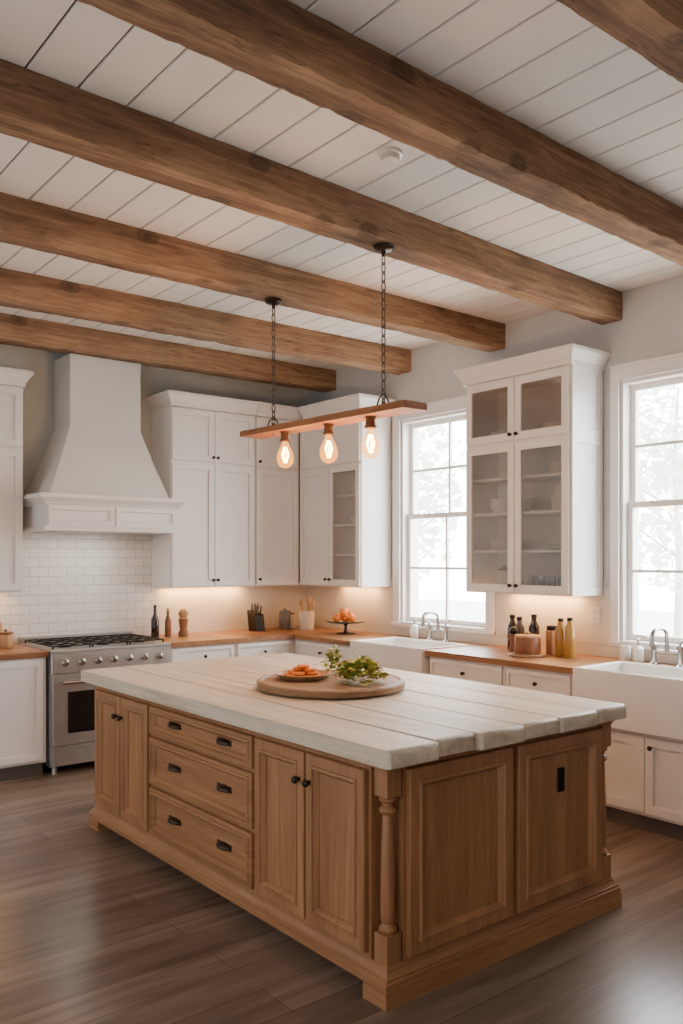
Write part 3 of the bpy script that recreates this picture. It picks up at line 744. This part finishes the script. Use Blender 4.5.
# fruit stand
t = thing('fruit_stand', 'dark wire footed fruit stand left of the farther sink', 'fruit stand', (4.76, 5.84, ZC))
sx, sy = 4.76, 5.84
mb = MB(); mb.lathe((sx, sy, ZC), [(.085, 0), (.085, .006), (.02, .014), (.012, .03), (.012, .075), (.03, .088), (.03, .09)], 24); mb.build('foot', M['iron'], t, smooth=True)
mb = MB(); mb.lathe((sx, sy, ZC+.09), [(.04, 0), (.15, .008), (.185, .026), (.18, .028), (.145, .014), (.04, .008)], 32); mb.build('dish', M['grey'], t, smooth=True)
f0 = tag(MB().ell((0, 0, .036), (.037, .037, .036), 18, 12).build('orange', M['orange'], smooth=True), 'orange piled on the dark fruit stand', 'fruit', 'oranges on the fruit stand')
pos = [(0, 0, .10), (.08, .01, .106), (-.075, .03, .106), (.01, -.08, .106), (-.02, .085, .106), (.035, .035, .155), (-.04, -.02, .158)]
f0.location = (sx+pos[0][0], sy+pos[0][1], ZC+pos[0][2])
for p in pos[1:]: dup(f0, (sx+p[0], sy+p[1], ZC+p[2]))
for (x, y, lab, h, r, m) in ((4.86, 4.04, 'leftmost dark bottle below the tall glass cabinet', .26, .036, 'bottle'), (4.83, 3.95, 'middle dark bottle below the tall glass cabinet', .25, .036, 'grey'),
                             (4.88, 3.86, 'dark bottle nearest the wooden jar below the glass cabinet', .27, .038, 'bottle')):
    lathe_thing('condiment_bottle', lab, 'bottle', (x, y, ZC), [('glass_body', [(r*.9, 0), (r, .01), (r, h*.68), (r*.5, h*.82), (r*.45, h*.9)], m), ('cap', [(r*.55, h*.901), (r*.55, h), (r*.2, h+.002)], 'iron')], 'dark bottles below the tall glass cabinet')
lathe_thing('grinder', 'small wooden grinder standing before the dark bottles', 'grinder', (4.74, 3.93, ZC), [('body', [(.032, 0), (.032, .03), (.024, .06), (.031, .13)], 'brown'), ('head', [(.031, .131), (.024, .14), (.032, .155), (.020, .18), (.004, .184)], 'iron')])
lathe_thing('spice_jar', 'small spice jar with dark lid behind the wooden jar', 'jar', (4.87, 3.70, ZC), [('body', [(.034, 0), (.038, .008), (.038, .16), (.03, .17)], 'lwood'), ('lid', [(.033, .171), (.033, .20), (.02, .203)], 'iron')])
MB_board = MB(); MB_board.lathe((4.66, 3.74, ZC), [(.125, 0), (.13, .004), (.13, .014), (.125, .018)], 32)
tag(MB_board.build('trivet', M['board'], smooth=True), 'low round wooden trivet under the wooden jar', 'trivet')
lathe_thing('wooden_jar', 'squat wooden jar with lid right of the dark bottles', 'jar', (4.66, 3.74, ZC+.0185), [('body', [(.085, 0), (.09, .02), (.09, .10), (.085, .11)], 'brown'), ('lid', [(.088, .111), (.088, .125), (.02, .131), (.018, .145), (.005, .149)], 'lwood')])
for (x, y, lab, h) in ((4.82, 3.585, 'amber oil bottle nearer the wooden jar', .26), (4.80, 3.495, 'rightmost amber oil bottle near the nearer sink', .27)):
    lathe_thing('oil_bottle', lab, 'bottle', (x, y, ZC), [('glass_body', [(.032, 0), (.036, .01), (.036, h*.74), (.02, h*.84), (.018, h*.92)], 'oil'), ('cork', [(.019, h*.921), (.02, h), (.006, h+.002)], 'iron')], 'amber oil bottles')
lathe_thing('soap_cup', 'left white cup behind the nearer sink', 'cup', (4.94, 3.165, ZC), [('cup', [(.03, 0), (.035, .01), (.037, .1), (.032, .1), (.028, .02)], 'ceramic')], 'white cups behind the sink')
lathe_thing('soap_dispenser', 'white soap dispenser right of the white cup', 'soap dispenser', (4.94, 3.07, ZC), [('bottle', [(.03, 0), (.034, .01), (.034, .09), (.012, .11)], 'ceramic'), ('pump', [(.008, .111), (.008, .14), (.014, .142), (.014, .15), (.004, .152)], 'chrome')])
lathe_thing('soap_dispenser', 'white soap dispenser behind the farther sink', 'soap dispenser', (4.94, 5.15, ZC), [('bottle', [(.03, 0), (.034, .01), (.034, .10), (.012, .12)], 'ceramic'), ('pump', [(.008, .121), (.008, .15), (.014, .152), (.014, .16), (.004, .162)], 'chrome')])
lathe_thing('lidded_crock', 'small brown wooden jar on the counter left of the range', 'jar', (2.03, 6.50, ZC), [('body', [(.05, 0), (.06, .02), (.06, .09), (.05, .105)], 'lwood'), ('lid', [(.055, .106), (.055, .12), (.012, .125), (.012, .14), (.004, .142)], 'brown')])
mb = MB(); mb.loops([[(1.88, 6.70+dy, ZC), (2.08, 6.70+dy, ZC), (2.08, 6.755+dy, ZC+.17), (2.06, 6.76+dy, ZC+.19), (1.90, 6.76+dy, ZC+.19), (1.88, 6.755+dy, ZC+.17)] for dy in (0, .018)])
tag(mb.build('cutting_board', M['board'], bevel=.003), 'wooden cutting board leaning on the tile left of the range', 'cutting board')
t = thing('wall_outlet', 'white wall outlet on the splashback right of the oil bottles', 'outlet', (WX-.011, 3.46, 1.12))
fr = frX(WX-.0102)
MB().fbox(fr, 3.425, 3.495, 0, .006, 1.12, 1.235).build('plate', M['ceramic'], t, bevel=.002)
mb = MB(); mb.fbox(fr, 3.445, 3.475, .0061, .009, 1.135, 1.165); mb.fbox(fr, 3.445, 3.475, .0061, .009, 1.19, 1.22); mb.build('socket_face', M['cream'], t)

# ------------------------------------------------------------------ outside
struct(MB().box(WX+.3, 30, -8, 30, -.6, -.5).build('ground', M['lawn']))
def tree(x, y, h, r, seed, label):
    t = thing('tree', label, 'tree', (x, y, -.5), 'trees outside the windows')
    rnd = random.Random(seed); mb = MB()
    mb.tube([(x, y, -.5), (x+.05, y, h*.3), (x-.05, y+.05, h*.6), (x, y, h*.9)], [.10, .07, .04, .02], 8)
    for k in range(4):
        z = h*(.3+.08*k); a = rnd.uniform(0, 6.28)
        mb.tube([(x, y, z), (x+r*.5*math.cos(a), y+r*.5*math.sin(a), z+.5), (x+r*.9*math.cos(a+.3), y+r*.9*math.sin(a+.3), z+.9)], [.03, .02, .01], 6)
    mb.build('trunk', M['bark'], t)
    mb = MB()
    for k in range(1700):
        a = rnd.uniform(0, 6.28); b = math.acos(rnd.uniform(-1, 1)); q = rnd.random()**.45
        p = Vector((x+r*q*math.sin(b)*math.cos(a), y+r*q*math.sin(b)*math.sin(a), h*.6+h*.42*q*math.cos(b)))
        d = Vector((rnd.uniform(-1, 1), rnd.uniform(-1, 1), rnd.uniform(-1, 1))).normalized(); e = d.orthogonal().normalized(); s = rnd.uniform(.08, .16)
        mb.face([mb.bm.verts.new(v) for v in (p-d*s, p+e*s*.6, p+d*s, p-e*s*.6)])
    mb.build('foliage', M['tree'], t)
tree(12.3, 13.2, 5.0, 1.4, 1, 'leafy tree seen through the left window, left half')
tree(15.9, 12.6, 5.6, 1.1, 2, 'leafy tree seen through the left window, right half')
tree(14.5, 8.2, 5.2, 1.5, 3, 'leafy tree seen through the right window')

# ------------------------------------------------------------------ lights
def area(name, loc, sx, sy, e, col, rot=(0, 0, 0)):
    L = bpy.data.lights.new(name, 'AREA'); L.shape = 'RECTANGLE'; L.size = sx; L.size_y = sy; L.energy = e; L.color = col
    o = bpy.data.objects.new(name, L); COL.objects.link(o); o.location = loc; o.rotation_euler = rot; return o
wc = (1, .53, .2)
area('under_cabinet_light', (1.8, 6.73, 1.31), .5, .03, 4.5, wc)
area('under_cabinet_light', (3.85, 6.73, 1.31), .8, .03, 8, wc)
area('under_cabinet_light', (4.98, 5.95, 1.31), .03, .5, 4, wc)
area('under_cabinet_light', (4.98, 3.87, 1.31), .03, .6, 6.5, wc)
area('hood_light', (2.7, 6.5, 1.765), .6, .1, 3, (1, .92, .82))

w = bpy.data.worlds.new('World'); bpy.context.scene.world = w; w.use_nodes = True
N = w.node_tree.nodes; L = w.node_tree.links; bg = N['Background']
tc = N.new('ShaderNodeTexCoord'); sp = N.new('ShaderNodeSeparateXYZ'); mr = N.new('ShaderNodeMapRange')
L.new(tc.outputs['Generated'], sp.inputs[0]); L.new(sp.outputs[0], mr.inputs['Value'])
mr.inputs['From Min'].default_value = -.3; mr.inputs['From Max'].default_value = .4
mr.inputs['To Min'].default_value = 1.42; mr.inputs['To Max'].default_value = 24.0
L.new(mr.outputs[0], bg.inputs['Strength']); bg.inputs['Color'].default_value = (.92, .96, 1, 1)

cam = bpy.data.cameras.new('Camera'); co = bpy.data.objects.new('Camera', cam); COL.objects.link(co)
co.location = (0, 0, H); co.rotation_euler = (math.radians(90), 0, math.radians(-38.9))
cam.sensor_fit = 'HORIZONTAL'; cam.sensor_width = 36; cam.lens = 850/683*36; cam.shift_y = 45/683; cam.clip_start = .05
bpy.context.scene.camera = co
